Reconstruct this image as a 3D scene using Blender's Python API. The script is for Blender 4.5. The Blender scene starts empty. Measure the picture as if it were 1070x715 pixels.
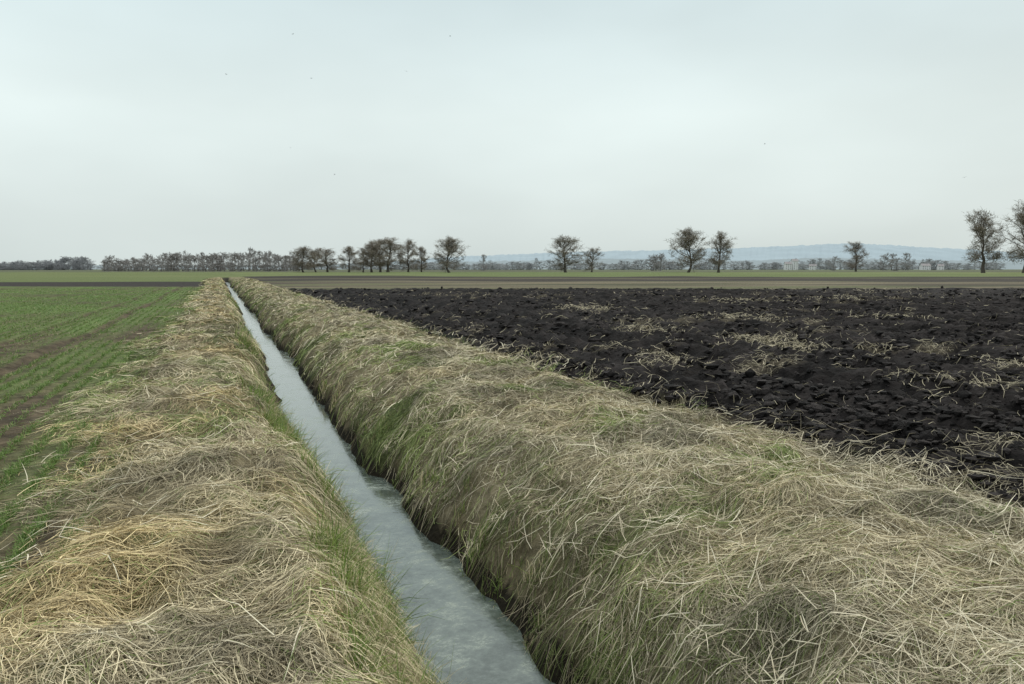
import bpy, math, numpy as np, random
rng = np.random.default_rng(7); random.seed(7)
scene = bpy.context.scene
TH = math.radians(18.8); ST, CT = math.sin(TH), math.cos(TH)
CAMH = 1.7; WZ = -0.95

# ---------------------------------------------------------------- noise
TAB = rng.random((16, 256, 256)).astype(np.float32)
def vn(x, y, s=0):
    xi = np.floor(x).astype(np.int64); yi = np.floor(y).astype(np.int64)
    fx = x - xi; fy = y - yi
    fx = fx*fx*(3-2*fx); fy = fy*fy*(3-2*fy)
    T = TAB[s % 16]
    a = T[xi & 255, yi & 255]; b = T[(xi+1) & 255, yi & 255]
    c = T[xi & 255, (yi+1) & 255]; d = T[(xi+1) & 255, (yi+1) & 255]
    return (a*(1-fx)+b*fx)*(1-fy)+(c*(1-fx)+d*fx)*fy
def fbm(x, y, s=0, o=3):
    r = 0; a = .5; n = 0
    for i in range(o):
        r = r + a*vn(x*2**i+17.3*i, y*2**i-9.1*i, s+i); n += a; a *= .5
    return r/n
def sm(v, a, b):
    t = np.clip((v-a)/(b-a), 0, 1); return t*t*(3-2*t)

# ---------------------------------------------------------------- terrain function
EDGE = 5.3
PX = [-1e5, -2.0, -1.4, -0.7, 0.0, 0.36, 0.60, 0.84, 1.01, 1.12, 1.5, 1.86, 1.94, 2.08, 2.36, 2.76, 3.2, 3.9, 4.7, 5.3, 5.8, 1e5]
PZ = [-.04, -.03, 0.0, 0.05, 0.07, 0.0, -.22, -.58, -.86, -1.0, -1.15, -1.02, -.88, -.66, -.38, -.13, 0.0, 0.07, 0.03, -.07, -.10, -.10]
def wig(y):
    return (0.10*np.sin(y*.27+.4)+0.06*np.sin(y*.71+2.)) * sm(y, 2, 7)
def xc(x, y):
    near = np.exp(-((x-1.6)/2.2)**2)
    pinch = (vn(y*.45+x*0, y*0+.5, 6)-.5)*.30*np.exp(-((x-1.0)/.5)**2)
    return x - wig(y) + pinch - (fbm(x*.9+3, y*.9, 3, 2)-.5)*.28*near - (vn(x*3.1, y*3.1, 5)-.5)*.14*near
def depth(x, y): return x*ST + y*CT
def zones(x, y):
    xx = xc(x, y); s = depth(x, y)
    n1 = fbm(x*.7, y*.7, 6, 3)-.5
    bankL = sm(xx + n1*1.3, -1.45, -1.1)
    bankR = 1-sm(xx + n1*.8, EDGE-.15, EDGE+.1)
    bank = bankL*bankR*(1-sm(y, 190, 200))
    plow = (xx > 4)*sm(xx+n1*.8, EDGE-.15, EDGE+.1)*(1-sm(s+n1*5-.03*(x-60), 76, 80))
    return xx, s, bank, plow, n1
def tracks(xx, y, w):
    q = xx+.1*np.sin(y*.1)
    return np.exp(-((q+3.35)/w)**2)+np.exp(-((q+4.75)/w)**2)+np.exp(-((q+17)/w/1.5)**2)+np.exp(-((q+18.8)/w/1.5)**2)
def furrow(x, y, xx):
    return xx + (fbm(x*.4, y*.08, 4, 2)-.5)*.7
def H(x, y):
    x = np.asarray(x, float); y = np.asarray(y, float)
    xx, s, bank, plow, n1 = zones(x, y)
    fade = 1-sm(y, 170, 200)
    z = np.interp(xx, PX, PZ)*fade
    inw = ((xx > 1.08) & (xx < 1.9))
    lump = (fbm(x*1.5, y*1.3, 1, 3)-.5)*.28 + (vn(x*4.2, y*4.2, 2)-.5)*.14
    z = z + bank*lump*np.where(inw, 0.1, 1)*np.where((xx > .6) & (xx < 2.25), .45, 1)*(1-sm(y, 60, 160)*.5)
    near = 1-sm(s, 45, 110)*.6
    w = furrow(x, y, xx)
    amp = .55+fbm(x*.5, y*.2, 9, 2)*1.1
    ph = w/1.25; saw = ph-np.floor(ph)
    fur = (np.where(saw < .7, saw/.7, (1-saw)/.3)-.5)*.27*amp + np.sin(w*2*np.pi/5+1)*.05
    cl = 1-np.abs(fbm(x*3.0, y*1.9, 7, 3)*2-1)
    cl2 = vn(x*8, y*7, 11)
    z = z + plow*(fur + (cl-.7)*.18 + (cl2-.5)*.10)*near
    green = (xx < -1.0)*(1-bank)*(s < 84)
    z = z + green*((vn(x*4, y*4, 8)-.5)*.05 - tracks(xx, y, .12)*.07)
    z = z + np.where(s > 84, (fbm(x*.05, y*.05, 12, 2)-.5)*.5*sm(s, 84, 140)*(1-sm(s, 380, 500)), 0)
    return z

def lerp(a, b, t): return a*(1-t)+b*t
def C(*c): return np.array(c, float)
def ground_color(x, y):
    xx, s, bank, plow, n1 = zones(x, y)
    # green field
    pat = fbm(x*.5, y*.25, 5, 3)
    cov = np.clip(sm(y, 4, 40)*.42 + (pat-.5)*1.1 + .30, 0, 1)
    tr = tracks(xx, y, .14)
    strip = .5+.5*np.sin(xx*2*np.pi/1.1+vn(x*.1, y*.02, 3)*2)
    cov = np.clip(cov-tr*.7-strip*.28, 0, 1)[..., None]
    grass = lerp(C(.095, .155, .045), C(.14, .20, .065), fbm(x*.12, y*.04, 3, 3)[..., None])
    soil = lerp(C(.055, .045, .03), C(.12, .095, .06), vn(x*3, y*3, 9)[..., None])
    g = lerp(soil, grass, cov)
    # plough
    w = furrow(x, y, xx); saw = w/1.25-np.floor(w/1.25)
    p = lerp(C(.0075, .0066, .0063), C(.032, .0275, .026), (sm(fbm(x*1.4, y*1.0, 10, 3), .35, .75)*.5+.5*sm(saw, .2, .7)*sm(fbm(x*3, y*2, 4, 2), .35, .6))[..., None])  # lit lumps and furrow highlights put into the soil colour
    st = (sm(fbm(x*.28, y*.55+x*.08, 13, 3), .62, .76)*sm(fbm(x*1.3, y*1.3, 3, 2), .4, .65))[..., None]
    p = lerp(p, C(.13, .11, .075), st*.45)
    # far bands
    tan = lerp(C(.10, .087, .058), C(.20, .175, .115), fbm(x*.06, y*.4, 1, 3)[..., None])
    tan = lerp(tan, C(.08, .105, .042), sm(fbm(x*.02, y*.1, 8, 3), .5, .7)[..., None]*.5)
    tan = lerp(tan, C(.03, .026, .024), sm(fbm(x*.025, y*.25, 2, 3), .52, .68)[..., None]*.6)
    fargreen = lerp(C(.11, .145, .055), C(.155, .175, .075), vn(x*.01, y*.03, 4)[..., None])
    dark = C(.04, .035, .031)
    sd = (s + (fbm(x*.03, y*.03, 5, 2)-.5)*8)[..., None]
    right = lerp(tan, dark, sm(sd, 122, 130)*(1-sm(sd, 195, 205))*.9)
    right = lerp(right, tan*.9, sm(sd, 150, 153)*(1-sm(sd, 164, 168))*.8)
    right = lerp(right, fargreen, sm(sd, 192, 208))
    left = lerp(g, dark, sm(sd, 84, 86)*(1-sm(sd, 112, 116)))
    left = lerp(left, fargreen*.95, sm(sd, 112, 117))
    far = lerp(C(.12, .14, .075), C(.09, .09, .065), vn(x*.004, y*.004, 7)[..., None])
    isR = sm(xx, EDGE-.4, EDGE+.3)[..., None]
    base = lerp(left, lerp(right, p, plow[..., None]), isR)
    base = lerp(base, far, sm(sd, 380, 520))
    # banks
    straw = lerp(C(.14, .115, .066), C(.31, .27, .17), fbm(x*3, y*3, 14, 3)[..., None])
    straw = lerp(straw, C(.085, .12, .033), sm(fbm(x*1.1, y*1.1, 12, 3), .5, .68)[..., None]*.75)
    wet = ((xx > .84) & (xx < 2.0))[..., None]
    straw = np.where(wet, C(.035, .03, .02), straw)
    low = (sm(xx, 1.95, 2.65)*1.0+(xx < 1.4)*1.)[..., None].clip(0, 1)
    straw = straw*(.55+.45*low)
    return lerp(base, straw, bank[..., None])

# ---------------------------------------------------------------- materials
def new_mat(name):
    m = bpy.data.materials.new(name); m.use_nodes = True
    nt = m.node_tree; b = nt.nodes['Principled BSDF']
    return m, nt, b
def attr_mat(name, rough=.8, trans=0., spec=.2, nscale=None, namp=.3, bump=0., bscale=20):
    m, nt, b = new_mat(name)
    a = nt.nodes.new('ShaderNodeAttribute'); a.attribute_name = 'col'
    out = a.outputs['Color']
    if nscale:
        tc = nt.nodes.new('ShaderNodeTexCoord')
        n = nt.nodes.new('ShaderNodeTexNoise'); n.inputs['Scale'].default_value = nscale
        n.inputs['Detail'].default_value = 8; n.inputs['Roughness'].default_value = .7
        nt.links.new(tc.outputs['Object'], n.inputs['Vector'])
        mr = nt.nodes.new('ShaderNodeMapRange')
        mr.inputs['From Min'].default_value = .3; mr.inputs['From Max'].default_value = .7
        mr.inputs['To Min'].default_value = 1-namp; mr.inputs['To Max'].default_value = 1+namp
        nt.links.new(n.outputs['Fac'], mr.inputs['Value'])
        vm = nt.nodes.new('ShaderNodeVectorMath'); vm.operation = 'SCALE'
        nt.links.new(out, vm.inputs[0]); nt.links.new(mr.outputs['Result'], vm.inputs['Scale'])
        out = vm.outputs['Vector']
        if bump:
            n2 = nt.nodes.new('ShaderNodeTexNoise'); n2.inputs['Scale'].default_value = bscale
            n2.inputs['Detail'].default_value = 6
            nt.links.new(tc.outputs['Object'], n2.inputs['Vector'])
            bp = nt.nodes.new('ShaderNodeBump'); bp.inputs['Strength'].default_value = bump
            bp.inputs['Distance'].default_value = .05
            nt.links.new(n2.outputs['Fac'], bp.inputs['Height']); nt.links.new(bp.outputs['Normal'], b.inputs['Normal'])
    nt.links.new(out, b.inputs['Base Color'])
    b.inputs['Roughness'].default_value = rough
    b.inputs['Specular IOR Level'].default_value = spec
    if trans:
        t = nt.nodes.new('ShaderNodeBsdfTranslucent'); nt.links.new(out, t.inputs['Color'])
        mx = nt.nodes.new('ShaderNodeMixShader'); mx.inputs[0].default_value = trans
        nt.links.new(b.outputs[0], mx.inputs[1]); nt.links.new(t.outputs[0], mx.inputs[2])
        nt.links.new(mx.outputs[0], nt.nodes['Material Output'].inputs['Surface'])
    return m

def mesh_obj(name, V, F, mat, col=None, smooth=False, parent=None):
    V = np.asarray(V, np.float32).reshape(-1, 3); F = np.asarray(F, np.int32)
    me = bpy.data.meshes.new(name)
    me.vertices.add(len(V)); me.vertices.foreach_set('co', V.ravel())
    k = F.shape[1]
    me.loops.add(F.size); me.loops.foreach_set('vertex_index', F.ravel())
    me.polygons.add(len(F)); me.polygons.foreach_set('loop_start', np.arange(0, F.size, k, dtype=np.int32))
    me.polygons.foreach_set('loop_total', np.full(len(F), k, np.int32))
    me.polygons.foreach_set('use_smooth', np.full(len(F), smooth, bool))
    me.update(calc_edges=True)
    if col is not None:
        at = me.color_attributes.new('col', 'FLOAT_COLOR', 'POINT')
        c4 = np.ones((len(V), 4), np.float32); c4[:, :3] = col
        at.data.foreach_set('color', c4.ravel())
    me.materials.append(mat)
    ob = bpy.data.objects.new(name, me); scene.collection.objects.link(ob)
    if parent: ob.parent = parent
    return ob

# ---------------------------------------------------------------- ground sheet
def steps(a, b, mn, g):
    r = [a]
    while r[-1] < b: r.append(r[-1]+max(mn, g*abs(r[-1])))
    return r
ys = [-400, -200, -100, -50, -25, -12, -6, -3, -1.5, -.5, .3, .9] + steps(1.3, 4500, .04, .0085)
xs = [-v for v in steps(12, 3500, .2, .022)][::-1] + list(np.arange(-11.9, -1.65, .07)) + list(np.arange(-1.6, 7, .042)) \
     + list(np.arange(7.02, 40, .06)) + steps(40.1, 4500, .2, .02)
xs = np.array(xs); ys = np.array(ys)
GX, GY = np.meshgrid(xs, ys)
Z = H(GX, GY); COL = ground_color(GX, GY)
nx, ny = len(xs), len(ys)
idx = np.arange(nx*ny).reshape(ny, nx)
F = np.stack([idx[:-1, :-1], idx[:-1, 1:], idx[1:, 1:], idx[1:, :-1]], -1).reshape(-1, 4)
gm = attr_mat('ground_soil_and_grass', rough=.9, spec=.08, nscale=6, namp=.55, bump=.9, bscale=14)
mesh_obj('ground', np.stack([GX, GY, Z], -1), F, gm, COL.reshape(-1, 3), smooth=True)

# ---------------------------------------------------------------- blades
def build_blades(px, py, ang, L, w, elev, droop, off, g, curl, roll, kink=None, seg=3):
    n = len(px); t = np.linspace(0, 1, seg+1)[None, :]
    a = ang[:, None]+curl[:, None]*t
    if kink is not None: a = a + kink[:, None]*(t > .5)
    ce = np.cos(elev)[:, None]; se = np.sin(elev)[:, None]
    if kink is None:
        X = px[:, None]+np.cos(a)*L[:, None]*ce*t
        Y = py[:, None]+np.sin(a)*L[:, None]*ce*t
    else:
        dx = np.cos(a)*L[:, None]*ce/seg; dy = np.sin(a)*L[:, None]*ce/seg; dx[:, 0] = 0; dy[:, 0] = 0
        X = px[:, None]+np.cumsum(dx, 1); Y = py[:, None]+np.cumsum(dy, 1)
    hn = H(X, Y); hb = hn[:, :1] if kink is not None else H(px, py)[:, None]
    Zz = hb*(1-g[:, None])+hn*g[:, None]+off[:, None]+L[:, None]*(se*t-droop[:, None]*t*t)
    Zz = np.maximum(Zz, np.where(g[:, None] > .5, hn+.003, -50))
    ww = w[:, None]*np.array([.9, 1., .8, .25])[None, :]
    pxv = -np.sin(a)*np.cos(roll)[:, None]*ww*.5; pyv = np.cos(a)*np.cos(roll)[:, None]*ww*.5
    pz = np.sin(roll)[:, None]*ww*.5
    P = np.stack([np.stack([X-pxv, Y-pyv, Zz-pz], -1), np.stack([X+pxv, Y+pyv, Zz+pz], -1)], 2)
    P = P.reshape(-1, 3)
    m = 2*(seg+1)
    b = (np.arange(n)*m)[:, None]+(np.arange(seg)*2)[None, :]
    F = np.stack([b, b+1, b+3, b+2], -1).reshape(-1, 4)
    return P, F, m
def blades_obj(name, mat, cols, **k):
    P, F, m = build_blades(**k)
    return mesh_obj(name, P, F, mat, np.repeat(cols, m, 0))
def pow_y(n, a, b, p=1.5):
    u = rng.random(n); q = 1-p
    return (a**q+u*(b**q-a**q))**(1/q)
def infr(x, y, m=.7):
    return (x > -.235*y-m) & (x < 1.25*y+m) & (depth(x, y) > 2.7)

straw_mat = attr_mat('dry_grass', rough=.6, trans=0, spec=.2)
green_mat = attr_mat('fresh_grass', rough=.5, trans=.2, spec=.25)

def tufts(xa, xb, nt, nb, angf, spread, ya=1.8, yb=150, p=1.62):
    ty = pow_y(nt, ya, yb, p); tx = rng.uniform(xa, xb, nt)
    k = infr(tx, ty); tx, ty = tx[k], ty[k]; n = len(tx)
    d = np.maximum(1, depth(tx, ty)/6)
    ta = angf(tx, ty, n)
    tb = rng.normal(0, 1, n); tl = rng.uniform(.6, 1.25, n)
    r = lambda v: np.repeat(v, nb)
    N = n*nb
    rad = .085*r(d)**.6
    px = r(tx)+rng.normal(0, 1, N)*rad; py = r(ty)+rng.normal(0, 1, N)*rad
    ang = r(ta)+rng.normal(0, spread, N)
    return px, py, ang, r(d), r(tb), r(tl), N

def straw_cols(px, py, tb, warm, N, greenf, bright=1.):
    v = np.clip(.49+.20*tb+rng.normal(0, .27, N), 0, 1)[:, None]
    c = lerp(C(.18, .148, .09), C(.75, .675, .475), v)
    c = lerp(c, c*C(1.03, .91, .66), warm[:, None])
    c = np.where((rng.random(N) < .1)[:, None], c*.35, c)
    gr = (greenf > rng.random(N))
    gc = lerp(C(.10, .15, .035), C(.32, .37, .13), rng.random(N)[:, None])
    c = np.where(gr[:, None], gc, c)
    hollow_shade = .60+.54*sm(fbm(px*1.5, py*1.1, 15, 3), .3, .6)  # shadowy hollows between mats, painted as noise onto the blade colour
    return c*hollow_shade[:, None]*bright

# ---- left bank (matted, combed straw)
def angL(x, y, n):
    return 2.6+(fbm(x*.55, y*.4, 2, 2)-.5)*7+rng.normal(0, .5, n)
px, py, ang, d, tb, tl, N = tufts(-1.9, .86, 6400, 26, angL, .5)
xx = xc(px, py)
n1 = fbm(px*.7, py*.7, 6, 3)-.5
holeL = sm(fbm(px*1.7, py*1.5, 10, 2), .64, .74)
keep = (xx < .92) & (rng.random(N) < sm(xx+n1*1.4, -1.8, -1.1)+.02) & (rng.random(N) > holeL*.6)
px, py, ang, d, tb, tl = [v[keep] for v in (px, py, ang, d, tb, tl)]; N = len(px); xx = xx[keep]
warm = .2+.6*sm(fbm(px*.8, py*.6, 9, 2), .4, .68)
gf = .05+.4*sm(xx, .15, .7)+.35*sm(-xx, .8, 1.5)+.45*sm(fbm(px*.9, py*.7, 4, 2), .56, .73)
L = rng.uniform(.12, .42, N)*tl
blades_obj('dry_grass', straw_mat, straw_cols(px, py, tb, warm, N, gf, 1.04),
    px=px, py=py, ang=ang, L=L*d**.2, w=rng.uniform(.002, .0048, N)*d**.95,
    elev=rng.uniform(0, .22, N), droop=rng.uniform(.1, .35, N), off=rng.uniform(0, .045, N),
    g=np.ones(N)*.96, curl=rng.normal(0, .5, N), kink=rng.normal(0, .5, N), roll=rng.normal(0, .5, N))

# ---- straw tussocks slumping over the left water margin
nt_ = 110; cy = np.concatenate([rng.uniform(3.8, 9, 42), pow_y(nt_-42, 8, 80, 1.3)]); cx = rng.uniform(.4, .82, nt_)+wig(cy)
nb = 70; N = nt_*nb; r_ = lambda v: np.repeat(v, nb); dd = np.maximum(1, depth(r_(cx), r_(cy))/6)
px = r_(cx)+rng.normal(0, .07, N)*dd**.3; py = r_(cy)+rng.normal(0, .13, N)*dd**.3
blades_obj('dry_grass', straw_mat, straw_cols(px, py, r_(rng.normal(.2, .8, nt_)), np.full(N, .3), N, np.full(N, .22)),
    px=px, py=py, ang=r_(rng.normal(-.35, .45, nt_))+rng.normal(0, .35, N), L=rng.uniform(.15, .42, N), w=rng.uniform(.0022, .005, N)*dd**.9,
    elev=rng.uniform(.1, .7, N), droop=rng.uniform(.5, 1.3, N), off=rng.uniform(0, .05, N), g=np.full(N, .35),
    curl=rng.normal(0, .35, N), roll=rng.normal(0, .6, N))

# ---- right bank (tangled)
def angR(x, y, n):
    return math.pi+.35+(fbm(x*.8, y*.6, 3, 2)-.5)*5+rng.normal(0, 1.1, n)
px, py, ang, d, tb, tl, N = tufts(1.9, 5.65, 14500, 18, angR, .8)
xx = xc(px, py)
n1 = fbm(px*.7, py*.7, 6, 3)-.5
hole = sm(fbm(px*2.1, py*1.9, 13, 2), .60, .70)*(1-sm(xx, 2.7, 3.8)*.55)
keep = (xx > 1.95) & (rng.random(N) < (1-sm(xx+n1*1.0, EDGE-.4, EDGE+.3))+.015) & (rng.random(N) < .4+.6*sm(xx, 1.95, 2.5)) & (rng.random(N) > hole*.8)
px, py, ang, d, tb, tl = [v[keep] for v in (px, py, ang, d, tb, tl)]; N = len(px); xx = xx[keep]
warm = .25*sm(fbm(px*.8, py*.6, 9, 2), .35, .65)
gf = .08+.34*(1-sm(xx, 2.1, 3.2))+.7*sm(fbm(px*1.3, py*1.1, 12, 2), .58, .74)
L = rng.uniform(.08, .30, N)*tl
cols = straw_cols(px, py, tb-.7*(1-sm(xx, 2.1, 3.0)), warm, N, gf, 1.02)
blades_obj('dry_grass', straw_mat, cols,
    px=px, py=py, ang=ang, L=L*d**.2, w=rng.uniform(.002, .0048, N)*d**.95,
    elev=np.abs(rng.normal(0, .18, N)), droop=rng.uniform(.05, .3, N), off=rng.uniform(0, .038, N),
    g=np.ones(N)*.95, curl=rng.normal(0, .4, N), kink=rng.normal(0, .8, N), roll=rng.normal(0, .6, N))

# ---- stiff pale reed stems thrown over both banks
N0 = 9000
py = pow_y(N0, 2, 60, 1.4); px = np.where(rng.random(N0) < .8, rng.uniform(2.2, 5.6, N0), rng.uniform(-1.6, .7, N0))
k = infr(px, py) & (rng.random(N0) < .25+.75*sm(fbm(px*.9, py*.7, 2, 2), .4, .6)); px, py = px[k], py[k]; N = len(px); d = np.maximum(1, depth(px, py)/6)
v = rng.random(N)[:, None]
blades_obj('reed_stems', straw_mat, lerp(C(.38, .32, .21), C(.76, .70, .52), v), px=px, py=py,
    ang=rng.uniform(0, 6.28, N), L=rng.uniform(.12, .45, N)*d**.15, w=rng.uniform(.003, .0065, N)*d**.75,
    elev=np.abs(rng.normal(.03, .2, N)), droop=rng.uniform(0, .15, N), off=rng.uniform(.02, .06, N),
    g=np.ones(N)*.75, curl=rng.normal(0, .15, N), kink=np.where(rng.random(N) < .3, rng.normal(0, 1.1, N), 0), roll=rng.normal(0, .4, N))

# ---- green sedge tufts by the water
def sedge(name, cx, cy, nb, Ls, spread, gmix):
    cx = np.array(cx); cy = np.array(cy); n = len(cx); N = n*nb
    r = lambda v: np.repeat(v, nb)
    sc = r(rng.uniform(.45, 1.3, n))
    dd = np.maximum(1, depth(r(cx), r(cy))/6)
    px = r(cx)+rng.normal(0, spread, N)*sc*dd**.3; py = r(cy)+rng.normal(0, spread*1.4, N)*sc*dd**.3
    a = rng.uniform(-2.2, 1.6, N)+r(rng.uniform(-.6, .6, n))
    v = rng.random(N)[:, None]
    c = lerp(C(.065, .12, .022), C(.28, .37, .09), v)
    gm_ = r(np.clip(gmix+rng.normal(0, .28, n), .1, .95))
    c = np.where((rng.random(N) > gm_)[:, None], lerp(C(.38, .32, .18), C(.7, .61, .38), v), c)
    blades_obj(name, green_mat, c, px=px, py=py, ang=a, L=rng.uniform(.35, 1, N)*Ls*sc,
        w=rng.uniform(.0028, .0058, N)*dd**.8, elev=rng.uniform(.7, 1.5, N), droop=rng.uniform(.05, .6, N),
        off=np.zeros(N)-.02, g=np.zeros(N), curl=rng.normal(0, .3, N), roll=rng.normal(0, .8, N))
cy = np.concatenate([rng.uniform(3.7, 5.6, 46), rng.normal(7.7, .3, 15), rng.normal(9.3, .3, 9), pow_y(130, 9, 70, 1.3)])
cn = np.arange(len(cy)) < 70
k = cn | (vn(cy*.9, cy*0+.3, 3) > .52)
cy = cy[k]; cn = cn[k]; cx = np.where(cn, rng.uniform(.55, 1.08, len(cy)), rng.uniform(.5, .9, len(cy)))+wig(cy)
sedge('green_sedge', cx, cy, 100, .40, .055, .75)
cy = np.concatenate([[4.45, 4.55, 4.62, 4.8, 5.0, 5.6], pow_y(40, 5, 50, 1.3)]); cx = rng.uniform(1.92, 2.2, len(cy))+wig(cy)
sedge('green_sedge', cx, cy, 60, .25, .045, .6)

# ---- young crop rows in the green field
N0 = 170000
py = pow_y(N0, 4, 85, 1.2)
px = -0.9-np.floor(rng.random(N0)*(.235*py+1.6)/.26)*.26+rng.normal(0, .024, N0)
xx = xc(px, py)
pat = fbm(px*.5, py*.25, 5, 3)
tr = tracks(xx, py, .14)
n1 = fbm(px*.7, py*.7, 6, 3)-.5
k = (rng.random(N0) < np.clip(.18+sm(pat, .25, .58)-tr*.8, .03, 1)*(1-sm(xx+n1*1.3, -1.5, -1.0)*.9)) & (depth(px, py) < 82) & (xx < -.7)
px, py, pat = px[k], py[k], pat[k]; N = len(px); d = np.maximum(1, depth(px, py)/6)
c = lerp(C(.065, .135, .022), C(.21, .30, .08), rng.random(N)[:, None])
c = np.where((rng.random(N) < .1)[:, None], C(.36, .31, .17), c)
blades_obj('young_crop', green_mat, c, px=px, py=py, ang=rng.uniform(0, 6.28, N), L=rng.uniform(.05, .10, N)*d**.1,
    w=rng.uniform(.003, .0055, N)*d**.7, elev=rng.uniform(.3, 1.35, N), droop=rng.uniform(.1, .6, N),
    off=np.zeros(N), g=np.ones(N)*.3, curl=rng.normal(0, .4, N), roll=rng.normal(0, .6, N))

# ---- straw residue on the ploughed soil
N0 = 170000
py = pow_y(N0, 1.5, 75, 1.1); px = 5.2+rng.random(N0)*(1.25*py)
pat = fbm(px*.28, py*.55+px*.08, 13, 3); p2 = fbm(px*1.3, py*1.3, 3, 2)
pr = sm(pat, .56, .70)*.75*sm(p2, .42, .6)+.02+.25*np.exp(-(px-5.2)/.35)
k = (rng.random(N0) < pr) & infr(px, py) & (depth(px, py) < 74)
px, py = px[k], py[k]
# heaped straw patches lying along the furrows
hp = [(11.6, 16.0, .35, 1.1, 700), (12.4, 17.4, .3, .9, 450), (10.9, 20.6, .35, 1.0, 450), (10.2, 9.6, .3, .7, 350), (17.6, 26., .6, 1.6, 500), (13.8, 11.6, .3, .8, 300),
      (22., 24., .6, 1.4, 400), (8.2, 14.5, .25, .8, 260), (26., 38., .9, 2.2, 500), (15., 34., .6, 2., 400), (33., 40., 1., 2.4, 450)]
hx = np.concatenate([a+rng.normal(0, 1, n)*sx*1.3 for a, b_, sx, sy, n in hp]); hy = np.concatenate([b_+rng.normal(0, 1, n)*sy*.7 for a, b_, sx, sy, n in hp])
px = np.concatenate([px, hx]); py = np.concatenate([py, hy]); heap = np.concatenate([np.zeros(len(px)-len(hx)), np.ones(len(hx))])
N = len(px); d = np.maximum(1, depth(px, py)/6)
v = np.clip(rng.random(N)+.2*heap, 0, 1)[:, None]
blades_obj('straw_residue', straw_mat, lerp(C(.12, .1, .06), C(.58, .51, .35), v), px=px, py=py,
    ang=rng.uniform(0, 6.28, N), L=rng.uniform(.06, .26, N)*d**.2, w=rng.uniform(.003, .006, N)*d**.75,
    elev=np.abs(rng.normal(.1, .3, N)), droop=rng.uniform(0, .3, N), off=rng.uniform(.03, .09, N),
    g=np.ones(N)*.8, curl=rng.normal(0, .8, N), roll=rng.normal(0, .6, N))

# ---------------------------------------------------------------- soil clods
import bmesh
bm = bmesh.new(); bmesh.ops.create_icosphere(bm, subdivisions=1, radius=1)
bv = np.array([v.co[:] for v in bm.verts]); bf = np.array([[v.index for v in f.verts] for f in bm.faces]); bm.free()
N0 = 100000
py = pow_y(N0, 1.5, 78, 1.3); px = 5.1+rng.random(N0)*(1.25*py)
k = infr(px, py) & (depth(px, py) < 76)
px, py = px[k], py[k]; d = np.maximum(1, depth(px, py)/7)
zn = H(px, py); xxc = xc(px, py)
w_ = furrow(px, py, xxc); saw = w_/1.25-np.floor(w_/1.25)
k = (xxc > EDGE-.1) & (rng.random(len(px)) < (.12+.88*sm(fbm(px*1.6, py*.8, 2, 2), .35, .65))*(.2+.8*(saw > .35)))
px, py, zn, d = px[k], py[k], zn[k], d[k]; n = len(px)
r = (rng.random(n)**4*.055+.010)*d**.35
S = np.stack([r*rng.uniform(.7, 2.0, n), r*rng.uniform(.7, 1.5, n), r*rng.uniform(.5, 1.0, n)], -1)
jit = 1+rng.uniform(-.42, .42, (n, len(bv)))
V = bv[None]*jit[..., None]*S[:, None, :]
a = rng.uniform(0, 6.28, n); ca, sa = np.cos(a)[:, None], np.sin(a)[:, None]
V = np.stack([V[..., 0]*ca-V[..., 1]*sa+px[:, None], V[..., 0]*sa+V[..., 1]*ca+py[:, None], V[..., 2]+(zn+r*.25)[:, None]], -1)
Fc = (bf[None]+(np.arange(n)*len(bv))[:, None, None]).reshape(-1, 3)
cc = np.repeat(lerp(C(.0085, .0074, .007), C(.045, .0385, .036), rng.random(n)[:, None]**2.), len(bv), 0)
soil_mat = attr_mat('peat_soil', rough=.8, spec=.15, nscale=30, namp=.4, bump=.7, bscale=60)
mesh_obj('soil_clods', V.reshape(-1, 3), Fc, soil_mat, cc)

# ---------------------------------------------------------------- water
wy = np.array(steps(-5, 190, .25, .02)); wx = np.linspace(.6, 2.45, 8)
WX, WY = np.meshgrid(wx, wy); WX = WX+wig(WY)
i2 = np.arange(WX.size).reshape(WX.shape)
Fw = np.stack([i2[:-1, :-1], i2[:-1, 1:], i2[1:, 1:], i2[1:, :-1]], -1).reshape(-1, 4)
m, nt, b = new_mat('ditch_water')
tc = nt.nodes.new('ShaderNodeTexCoord')
n = nt.nodes.new('ShaderNodeTexNoise'); n.inputs['Scale'].default_value = 2.6; n.inputs['Detail'].default_value = 15; n.inputs['Roughness'].default_value = .84
n.inputs['Distortion'].default_value = .1
nt.links.new(tc.outputs['Object'], n.inputs['Vector'])
cr = nt.nodes.new('ShaderNodeValToRGB')
e = cr.color_ramp.elements; e[0].position = .42; e[0].color = (.06, .075, .062, 1); e[1].position = .64; e[1].color = (.27, .31, .25, 1)
x = e.new(.52); x.color = (.115, .14, .12, 1)
nt.links.new(n.outputs['Fac'], cr.inputs['Fac']); nt.links.new(cr.outputs['Color'], b.inputs['Base Color'])
r2 = nt.nodes.new('ShaderNodeMapRange'); r2.inputs['From Min'].default_value = .48; r2.inputs['From Max'].default_value = .6
r2.inputs['To Min'].default_value = .02; r2.inputs['To Max'].default_value = .35
nt.links.new(n.outputs['Fac'], r2.inputs['Value']); nt.links.new(r2.outputs['Result'], b.inputs['Roughness'])
b.inputs['IOR'].default_value = 1.5; b.inputs['Specular IOR Level'].default_value = .9
n3 = nt.nodes.new('ShaderNodeTexNoise'); n3.inputs['Scale'].default_value = 18; n3.inputs['Detail'].default_value = 5
nt.links.new(tc.outputs['Object'], n3.inputs['Vector'])
bp = nt.nodes.new('ShaderNodeBump'); bp.inputs['Strength'].default_value = .12; bp.inputs['Distance'].default_value = .01
nt.links.new(n3.outputs['Fac'], bp.inputs['Height']); nt.links.new(bp.outputs['Normal'], b.inputs['Normal'])
mesh_obj('ditch_water', np.stack([WX, WY, np.full(WX.shape, WZ)], -1), Fw, m, smooth=True)

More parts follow.
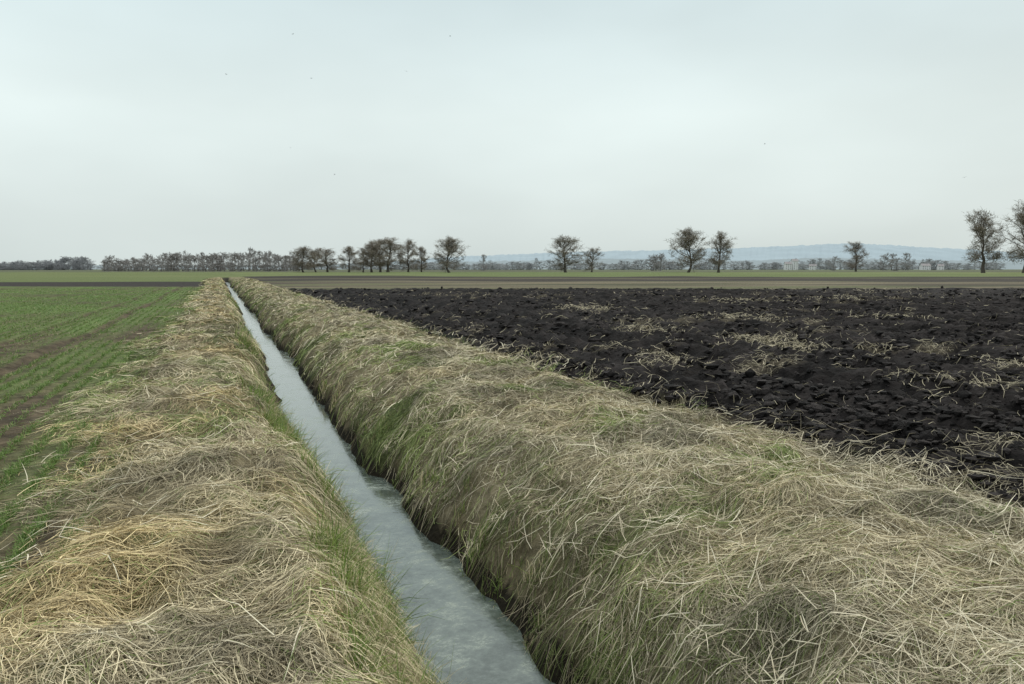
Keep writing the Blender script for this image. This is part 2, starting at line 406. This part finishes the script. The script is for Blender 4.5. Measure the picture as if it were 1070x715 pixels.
# ---------------------------------------------------------------- trees
def tube(P, R, ns):
    P = np.array(P); n = len(P); V = []; Fq = []
    for i in range(n):
        t = P[min(i+1, n-1)]-P[max(i-1, 0)]; t = t/np.linalg.norm(t)
        u = np.cross(t, [0.3, .9, .1]); u /= np.linalg.norm(u)+1e-9; v = np.cross(t, u)
        for j in range(ns):
            a = 2*math.pi*j/ns; V.append(P[i]+R[i]*(math.cos(a)*u+math.sin(a)*v))
    for i in range(n-1):
        for j in range(ns):
            Fq.append([i*ns+j, i*ns+(j+1) % ns, (i+1)*ns+(j+1) % ns, (i+1)*ns+j])
    return np.array(V), np.array(Fq)
def tree_mesh(seed, Ht=20., W=16., limbs=36, subs=11, tw=17, tww=.065, base=.12, shape=0., spread=.95, el0=.15):
    rg = np.random.default_rng(seed); VV = []; FF = []; CC = []; off = 0
    def add(V, Fq, c):
        nonlocal off
        VV.append(V); FF.append(Fq+off); CC.append(np.tile(c, (len(V), 1)) if np.ndim(c) == 1 else c); off += len(V)
    nT = 9; hs = np.linspace(0, Ht*.86, nT); wob = np.cumsum(rg.normal(0, .25, (nT, 2)), 0); wob[0] = 0
    P = np.stack([wob[:, 0], wob[:, 1], hs], -1); R = np.interp(hs/Ht, [0, .04, .3, .86], [.62, .42, .3, .05])*Ht/20
    P[0, 2] = -.6
    add(*tube(P, R, 7), C(.10, .088, .076))
    tp = []; td = []
    gap = rg.uniform(0, 6.28)
    cz = (.53+shape)*Ht; rz = .47*Ht; cmax = W*.5
    for i in range(limbs):
        f = base+(.80-base)*((i+rg.random())/limbs)**1.1; h = f*Ht
        o = np.array([np.interp(h, hs, P[:, 0]), np.interp(h, hs, P[:, 1]), h])
        az = i*2.4+rg.normal(0, .5)
        el = el0+.95*((f-base)/(.80-base))+rg.normal(0, .28)
        dvec = np.array([math.cos(az)*math.cos(el), math.sin(az)*math.cos(el), math.sin(el)])
        A = (dvec[0]**2+dvec[1]**2)/cmax**2+dvec[2]**2/rz**2
        B = 2*((o[0]*dvec[0]+o[1]*dvec[1])/cmax**2+(h-cz)*dvec[2]/rz**2); Cc = (o[0]**2+o[1]**2)/cmax**2+((h-cz)/rz)**2-1
        disc = max(B*B-4*A*Cc, 0); ln = max((-B+math.sqrt(disc))/(2*A), 2.0)
        ln *= rg.uniform(.55, 1.0)*(1-.22*max(0, math.cos(az-gap)))
        q = [o]
        for s_ in range(4):
            dvec = dvec+rg.normal(0, .17, 3)+np.array([0, 0, .05]); dvec /= np.linalg.norm(dvec)
            q.append(q[-1]+dvec*ln*.25)
        q = np.array(q); r0 = .12*ln/8+.03
        add(*tube(q, np.linspace(r0, .03, 5), 4), C(.10, .088, .074))
        for s_ in range(subs):
            t = rg.uniform(.12, 1)**.75*4; a = int(min(t, 3)); o2 = q[a]+(q[a+1]-q[a])*(t-a)
            d2 = dvec+rg.normal(0, spread, 3); d2 /= np.linalg.norm(d2); l2 = rg.uniform(1.1, 3.0)*W/17
            e1 = o2+d2*l2*.5; d3 = d2+rg.normal(0, .3, 3)+[0, 0, .2]; d3 /= np.linalg.norm(d3); e2 = e1+d3*l2*.5
            add(*tube([o2, e1, e2], [.045, .03, .015], 3), C(.10, .088, .072))
            for k_ in range(tw):
                tt = rg.uniform(.1, 1); tp.append(o2+(e2-o2)*tt+rg.normal(0, .32, 3)); v = d2+rg.normal(0, .8, 3)+[0, 0, .3]; td.append(v/np.linalg.norm(v))
    tp = np.array(tp); td = np.array(td); n = len(tp)
    ln = rg.uniform(.4, 1.3, n)[:, None]; sd = np.cross(td, rg.normal(0, 1, (n, 3))); sd /= np.linalg.norm(sd, axis=1)[:, None]+1e-9
    w = tww*rg.uniform(.5, 1.5, n)[:, None]
    mid = tp+td*ln*.55+rg.normal(0, .06, (n, 3)); end = tp+td*ln+rg.normal(0, .12, (n, 3))
    V = np.stack([tp-sd*w*.5, tp+sd*w*.5, mid-sd*w*.5, mid+sd*w*.5, end-sd*w*.2, end+sd*w*.2], 1).reshape(-1, 3)
    bb = (np.arange(n)*6)[:, None]
    Fq = np.concatenate([bb+np.array([0, 1, 3, 2]), bb+np.array([2, 3, 5, 4])], 0)
    cl = lerp(C(.16, .14, .115), C(.33, .29, .235), rg.random(n)[:, None])
    add(V, Fq, np.repeat(cl, 6, 0))
    VA = np.concatenate(VV); VA[:, 2] = np.maximum(VA[:, 2], -.6)
    return VA, np.concatenate(FF), np.concatenate(CC)
tree_mat = attr_mat('bare_twigs', rough=.9, spec=.1)
variants = [tree_mesh(11, W=16), tree_mesh(23, W=15, shape=.02, base=.16), tree_mesh(37, W=17, shape=-.02, base=.1, limbs=30), tree_mesh(51, W=13, shape=.0, limbs=30, base=.13, el0=.3), tree_mesh(77, W=18, base=.12, limbs=42, el0=.2), tree_mesh(91, W=14, shape=-.03, base=.1, limbs=28)]
def wpos(u, s): return np.array([s*ST+u*s*CT, s*CT-u*s*ST])
tree_me = {}
def put_tree(px_, s, hpx, wpx, vi, rot):
    V, Fq, cl = variants[vi]
    hgt = hpx*s/900.; wid = wpx*s/900.
    x, y = wpos((px_-535)/900., s)
    if vi not in tree_me:
        ob = mesh_obj('alder_tree', V, Fq, tree_mat, cl); tree_me[vi] = ob.data
    else:
        ob = bpy.data.objects.new('alder_tree', tree_me[vi]); scene.collection.objects.link(ob)
    ob.location = (x, y, float(H(np.array([x]), np.array([y]))[0])); ob.rotation_euler = (0, 0, rot)
    W0 = np.percentile(np.abs(V[:, :2]).max(1), 97)*2; H0 = np.percentile(V[:, 2], 99.7)
    ob.scale = (wid/W0, wid/W0, hgt/H0)
T = [(1026, 340, 65, 38, 3, .3), (1068, 330, 72, 46, 1, 1.5), (893, 520, 31, 24, 5, .9), (750, 390, 42, 26, 3, 2.2), (718, 385, 46, 39, 4, .2),
     (618, 420, 26, 24, 2, 4.), (591, 390, 38, 34, 0, 2.6), (470, 380, 37, 36, 4, 3.4), (441, 420, 27, 20, 5, .7), (427, 410, 34, 28, 2, 5.1),
     (406, 400, 36, 36, 0, 1.1), (389, 405, 33, 30, 1, 5.5), (398, 425, 34, 24, 3, 5.5), (365, 410, 27, 24, 5, 2.9), (343, 430, 25, 29, 2, .1), (318, 415, 27, 28, 4, 4.4), (331, 445, 25, 24, 1, 4.4), (380, 430, 26, 22, 2, 3.4)]
for t in T: put_tree(*t)

def row(name, specs, var, mat, haze_tint):  # distance haze is painted in by blending twig colours towards a pale grey
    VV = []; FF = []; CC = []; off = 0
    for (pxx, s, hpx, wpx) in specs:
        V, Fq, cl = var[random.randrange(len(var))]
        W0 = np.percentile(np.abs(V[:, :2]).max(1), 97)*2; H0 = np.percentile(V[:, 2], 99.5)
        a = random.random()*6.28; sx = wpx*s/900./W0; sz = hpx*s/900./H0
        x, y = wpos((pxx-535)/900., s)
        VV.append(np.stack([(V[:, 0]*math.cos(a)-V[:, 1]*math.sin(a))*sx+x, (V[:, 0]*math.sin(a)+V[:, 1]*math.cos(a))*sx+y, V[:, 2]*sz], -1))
        FF.append(Fq+off); CC.append(lerp(cl, haze_tint[0], haze_tint[1])); off += len(V)
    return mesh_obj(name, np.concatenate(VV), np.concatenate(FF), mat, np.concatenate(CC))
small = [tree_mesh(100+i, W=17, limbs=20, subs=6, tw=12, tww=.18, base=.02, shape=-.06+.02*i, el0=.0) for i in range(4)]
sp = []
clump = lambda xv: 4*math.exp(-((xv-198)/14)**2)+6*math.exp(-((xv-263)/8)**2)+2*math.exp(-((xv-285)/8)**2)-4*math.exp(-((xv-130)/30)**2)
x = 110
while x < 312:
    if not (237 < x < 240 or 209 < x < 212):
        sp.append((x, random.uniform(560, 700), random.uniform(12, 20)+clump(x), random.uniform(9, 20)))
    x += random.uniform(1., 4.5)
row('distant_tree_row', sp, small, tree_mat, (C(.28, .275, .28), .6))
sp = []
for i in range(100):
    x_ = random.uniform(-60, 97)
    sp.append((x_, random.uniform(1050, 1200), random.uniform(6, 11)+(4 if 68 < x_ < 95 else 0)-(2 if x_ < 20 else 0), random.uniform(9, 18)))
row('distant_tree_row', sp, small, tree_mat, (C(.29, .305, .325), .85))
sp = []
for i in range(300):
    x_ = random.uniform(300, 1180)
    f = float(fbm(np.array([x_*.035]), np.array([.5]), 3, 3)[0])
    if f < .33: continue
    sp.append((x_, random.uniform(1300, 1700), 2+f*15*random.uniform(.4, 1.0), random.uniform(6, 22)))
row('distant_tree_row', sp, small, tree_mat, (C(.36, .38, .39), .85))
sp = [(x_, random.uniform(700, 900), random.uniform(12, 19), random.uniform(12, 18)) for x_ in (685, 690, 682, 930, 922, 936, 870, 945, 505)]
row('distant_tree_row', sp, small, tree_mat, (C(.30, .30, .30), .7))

# ---------------------------------------------------------------- hills
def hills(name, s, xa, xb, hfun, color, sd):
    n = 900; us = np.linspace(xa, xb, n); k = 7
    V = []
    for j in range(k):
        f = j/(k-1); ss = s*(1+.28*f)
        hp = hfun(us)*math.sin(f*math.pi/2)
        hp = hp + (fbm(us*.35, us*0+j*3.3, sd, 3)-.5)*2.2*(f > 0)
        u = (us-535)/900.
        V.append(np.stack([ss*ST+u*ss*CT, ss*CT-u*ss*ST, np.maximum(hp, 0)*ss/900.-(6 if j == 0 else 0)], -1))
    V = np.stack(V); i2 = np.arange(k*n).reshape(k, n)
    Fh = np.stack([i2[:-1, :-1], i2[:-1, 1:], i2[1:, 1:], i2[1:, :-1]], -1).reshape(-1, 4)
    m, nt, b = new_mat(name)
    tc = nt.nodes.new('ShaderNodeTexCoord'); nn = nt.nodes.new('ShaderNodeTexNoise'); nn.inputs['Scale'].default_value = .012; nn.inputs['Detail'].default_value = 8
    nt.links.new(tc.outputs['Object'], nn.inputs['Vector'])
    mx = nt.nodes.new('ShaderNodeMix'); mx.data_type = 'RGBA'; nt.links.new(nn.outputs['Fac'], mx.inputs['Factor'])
    mx.inputs['A'].default_value = (*[c*.85 for c in color], 1); mx.inputs['B'].default_value = (*[min(1, c*1.12) for c in color], 1)  # blue-grey base colour has the aerial haze painted into it
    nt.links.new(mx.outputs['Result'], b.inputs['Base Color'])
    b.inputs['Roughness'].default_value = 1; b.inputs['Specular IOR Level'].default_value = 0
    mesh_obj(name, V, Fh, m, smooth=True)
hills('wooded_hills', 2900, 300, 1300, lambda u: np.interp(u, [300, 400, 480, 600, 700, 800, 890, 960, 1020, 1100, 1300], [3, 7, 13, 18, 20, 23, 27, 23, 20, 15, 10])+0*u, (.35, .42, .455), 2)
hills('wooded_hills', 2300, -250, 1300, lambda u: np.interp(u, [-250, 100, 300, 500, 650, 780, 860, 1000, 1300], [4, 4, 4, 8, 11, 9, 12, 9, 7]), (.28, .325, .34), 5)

# ---------------------------------------------------------------- houses
def simple(name, col, rough=.8):
    m, nt, b = new_mat(name)
    tc = nt.nodes.new('ShaderNodeTexCoord'); n = nt.nodes.new('ShaderNodeTexNoise'); n.inputs['Scale'].default_value = 3
    nt.links.new(tc.outputs['Object'], n.inputs['Vector'])
    mx = nt.nodes.new('ShaderNodeMix'); mx.data_type = 'RGBA'; nt.links.new(n.outputs['Fac'], mx.inputs['Factor'])
    mx.inputs['A'].default_value = (*[c*.85 for c in col], 1); mx.inputs['B'].default_value = (*col, 1)
    nt.links.new(mx.outputs['Result'], b.inputs['Base Color']); b.inputs['Roughness'].default_value = rough
    return m
wall_m = simple('white_plaster', (.76, .77, .76)); roof_m = simple('grey_tiles', (.30, .28, .28)); glass_m = simple('window_glass', (.12, .13, .14), .2)
def box(x0, x1, y0, y1, z0, z1):
    V = [(a, b_, c) for a in (x0, x1) for b_ in (y0, y1) for c in (z0, z1)]
    Fb = [[0, 1, 3, 2], [4, 6, 7, 5], [0, 4, 5, 1], [2, 3, 7, 6], [0, 2, 6, 4], [1, 5, 7, 3]]
    return V, Fb
def house(pxx, s, w, dd, h):
    x, y = wpos((pxx-535)/900., s)
    e_ = bpy.data.objects.new('farm_house', None); scene.collection.objects.link(e_)
    e_.location = (x, y, 0); e_.rotation_euler = (0, 0, -TH+random.uniform(-.3, .3))
    V, Fb = box(-w/2, w/2, -dd/2, dd/2, -.5, h); mesh_obj('walls', V, Fb, wall_m, parent=e_)
    rw = w/2+.4; rd = dd/2+.5; rh = dd*.42
    V = [(-rw, -rd, h+.01), (rw, -rd, h+.01), (rw, rd, h+.01), (-rw, rd, h+.01), (-rw, 0, h+rh), (rw, 0, h+rh)]
    mesh_obj('roof', V, [[0, 1, 5, 4], [2, 3, 4, 5], [0, 3, 2, 1]], roof_m, parent=e_)
    mesh_obj('gables', [(-w/2, -dd/2, h+.02), (-w/2, dd/2, h+.02), (-w/2, 0, h+rh-.1), (w/2, -dd/2, h+.02), (w/2, dd/2, h+.02), (w/2, 0, h+rh-.1)], [[0, 2, 1], [3, 4, 5]], wall_m, parent=e_)
    VV = []; FF = []; o = 0
    k = int(w//3)
    for fl in range(int(h//2.8)):
        for i in range(k):
            cx_ = -w/2+(i+.5)*w/k; z = fl*2.8+1
            if fl == 0 and i == k//2: continue
            V, Fb = box(cx_-.5, cx_+.5, -dd/2-.05, -dd/2+.1, z, z+1.3); VV += V; FF += [[q+o for q in f] for f in Fb]; o += 8
    mesh_obj('windows', VV, FF, glass_m, parent=e_)
    cx_ = -w/2+(k//2+.5)*w/k
    V, Fb = box(cx_-.5, cx_+.5, -dd/2-.06, -dd/2+.1, 0, 2.1); mesh_obj('door', V, Fb, roof_m, parent=e_)
    V, Fb = box(w/5, w/5+.7, -.4, .4, h+rh*.6, h+rh+1); mesh_obj('chimney', V, Fb, roof_m, parent=e_)
house(822, 1270, 9, 8, 8.6); house(829, 1275, 8, 8, 13); house(965, 1270, 13, 8, 6); house(981, 1270, 8, 7, 5.7); house(848, 1270, 10, 7, 5.7)

# ---------------------------------------------------------------- birds
bird_m = simple('bird_feathers', (.05, .05, .055))
def bird(pxx, pyy, s, rot):
    u = (pxx-535)/900.; v = (281-pyy)/900.
    x, y = wpos(u, s); z = CAMH+v*s
    V = []; Fq = []
    st = [(-.19, .006, .0), (-.12, .03, 0), (-.02, .045, 0), (.08, .04, .005), (.13, .022, .015), (.165, .026, .02), (.195, .012, .018), (.23, .002, .012)]
    for (a, r_, z_) in st:
        for j in range(6):
            V.append((a, r_*math.cos(j*math.pi/3), z_+r_*math.sin(j*math.pi/3)))
    for i in range(len(st)-1):
        for j in range(6): Fq.append([i*6+j, i*6+(j+1) % 6, (i+1)*6+(j+1) % 6, (i+1)*6+j])
    for sg in (-1, 1):
        b0 = len(V)
        V += [(.08, .03*sg, .02), (-.07, .03*sg, .02), (.1, .2*sg, .1), (-.06, .2*sg, .09), (.02, .44*sg, .06), (-.05, .43*sg, .05)]
        Fq += [[b0, b0+1, b0+3, b0+2], [b0+2, b0+3, b0+5, b0+4]]
    b0 = len(V); V += [(-.15, -.015, 0), (-.15, .015, 0), (-.27, .05, 0), (-.27, -.05, 0)]; Fq.append([b0, b0+1, b0+2, b0+3])
    ob = mesh_obj('bird', V, Fq, bird_m); ob.location = (x, y, z); ob.rotation_euler = (.2, 0, rot)
for i, (a, b_) in enumerate([(472, 45), (427, 80), (243, 83), (312, 43), (330, 87), (352, 184), (307, 157), (795, 153), (1002, 187)]):
    bird(a, b_, 190+20*(i % 4), i*1.3)

# ---------------------------------------------------------------- world + sun
w = bpy.data.worlds.new("World"); scene.world = w; w.use_nodes = True
nt = w.node_tree; bg = nt.nodes['Background']; bg.inputs['Strength'].default_value = .1
SE, SAZ = math.radians(45), math.radians(62)
sky = nt.nodes.new('ShaderNodeTexSky'); sky.sky_type = 'NISHITA'; sky.sun_disc = False
sky.sun_elevation = SE; sky.sun_rotation = SAZ; sky.dust_density = 3; sky.air_density = 1.2
tc = nt.nodes.new('ShaderNodeTexCoord'); sp_ = nt.nodes.new('ShaderNodeSeparateXYZ'); nt.links.new(tc.outputs['Generated'], sp_.inputs[0])
cr = nt.nodes.new('ShaderNodeValToRGB'); e = cr.color_ramp.elements
e[0].position = 0; e[0].color = (6.9, 7.7, 7.5, 1); e[1].position = 1; e[1].color = (13.0, 13.6, 13.8, 1)
for p_, c_ in ((.06, (7.5, 8.35, 8.2)), (.17, (7.9, 8.9, 8.75)), (.30, (6.9, 8.15, 8.3)), (.42, (7.2, 8.1, 8.2)), (.62, (10.3, 11.0, 11.2))):
    x = e.new(p_); x.color = (*c_, 1)
nt.links.new(sp_.outputs['Z'], cr.inputs['Fac'])
mp = nt.nodes.new('ShaderNodeMapping'); mp.inputs['Scale'].default_value = (1, 1, 2.6); nt.links.new(tc.outputs['Generated'], mp.inputs['Vector'])
nz = nt.nodes.new('ShaderNodeTexNoise'); nz.inputs['Scale'].default_value = 1.9; nz.inputs['Detail'].default_value = 4; nz.inputs['Roughness'].default_value = .45
nt.links.new(mp.outputs[0], nz.inputs['Vector'])
mr = nt.nodes.new('ShaderNodeMapRange'); mr.inputs['From Min'].default_value = .3; mr.inputs['From Max'].default_value = .7
mr.inputs['To Min'].default_value = .87; mr.inputs['To Max'].default_value = 1.08; nt.links.new(nz.outputs['Fac'], mr.inputs['Value'])
vs = nt.nodes.new('ShaderNodeVectorMath'); vs.operation = 'SCALE'; nt.links.new(cr.outputs['Color'], vs.inputs[0]); nt.links.new(mr.outputs['Result'], vs.inputs['Scale'])
mx = nt.nodes.new('ShaderNodeMix'); mx.data_type = 'RGBA'; mx.inputs['Factor'].default_value = .95
nt.links.new(sky.outputs['Color'], mx.inputs['A']); nt.links.new(vs.outputs['Vector'], mx.inputs['B'])
nt.links.new(mx.outputs['Result'], bg.inputs['Color'])
sl = bpy.data.lights.new('sun', 'SUN'); sl.energy = 1.5; sl.angle = math.radians(10); sl.color = (1, .94, .85)
so = bpy.data.objects.new('sun', sl); scene.collection.objects.link(so)
from mathutils import Vector
dv = Vector((math.sin(SAZ)*math.cos(SE), math.cos(SAZ)*math.cos(SE), math.sin(SE)))
so.rotation_euler = dv.to_track_quat('Z', 'Y').to_euler(); so.location = (0, 0, 30)

# ---------------------------------------------------------------- camera
cam = bpy.data.cameras.new('camera'); co = bpy.data.objects.new('camera', cam); scene.collection.objects.link(co)
cam.lens = 36*900/1070.; cam.sensor_width = 36; cam.clip_end = 12000; cam.clip_start = .05
co.location = (0, 0, CAMH); co.rotation_euler = (math.radians(90)-math.atan(76.5/900.), 0, -TH)
scene.camera = co
scene.view_settings.view_transform = 'Standard'; scene.view_settings.look = 'None'; scene.view_settings.exposure = 0
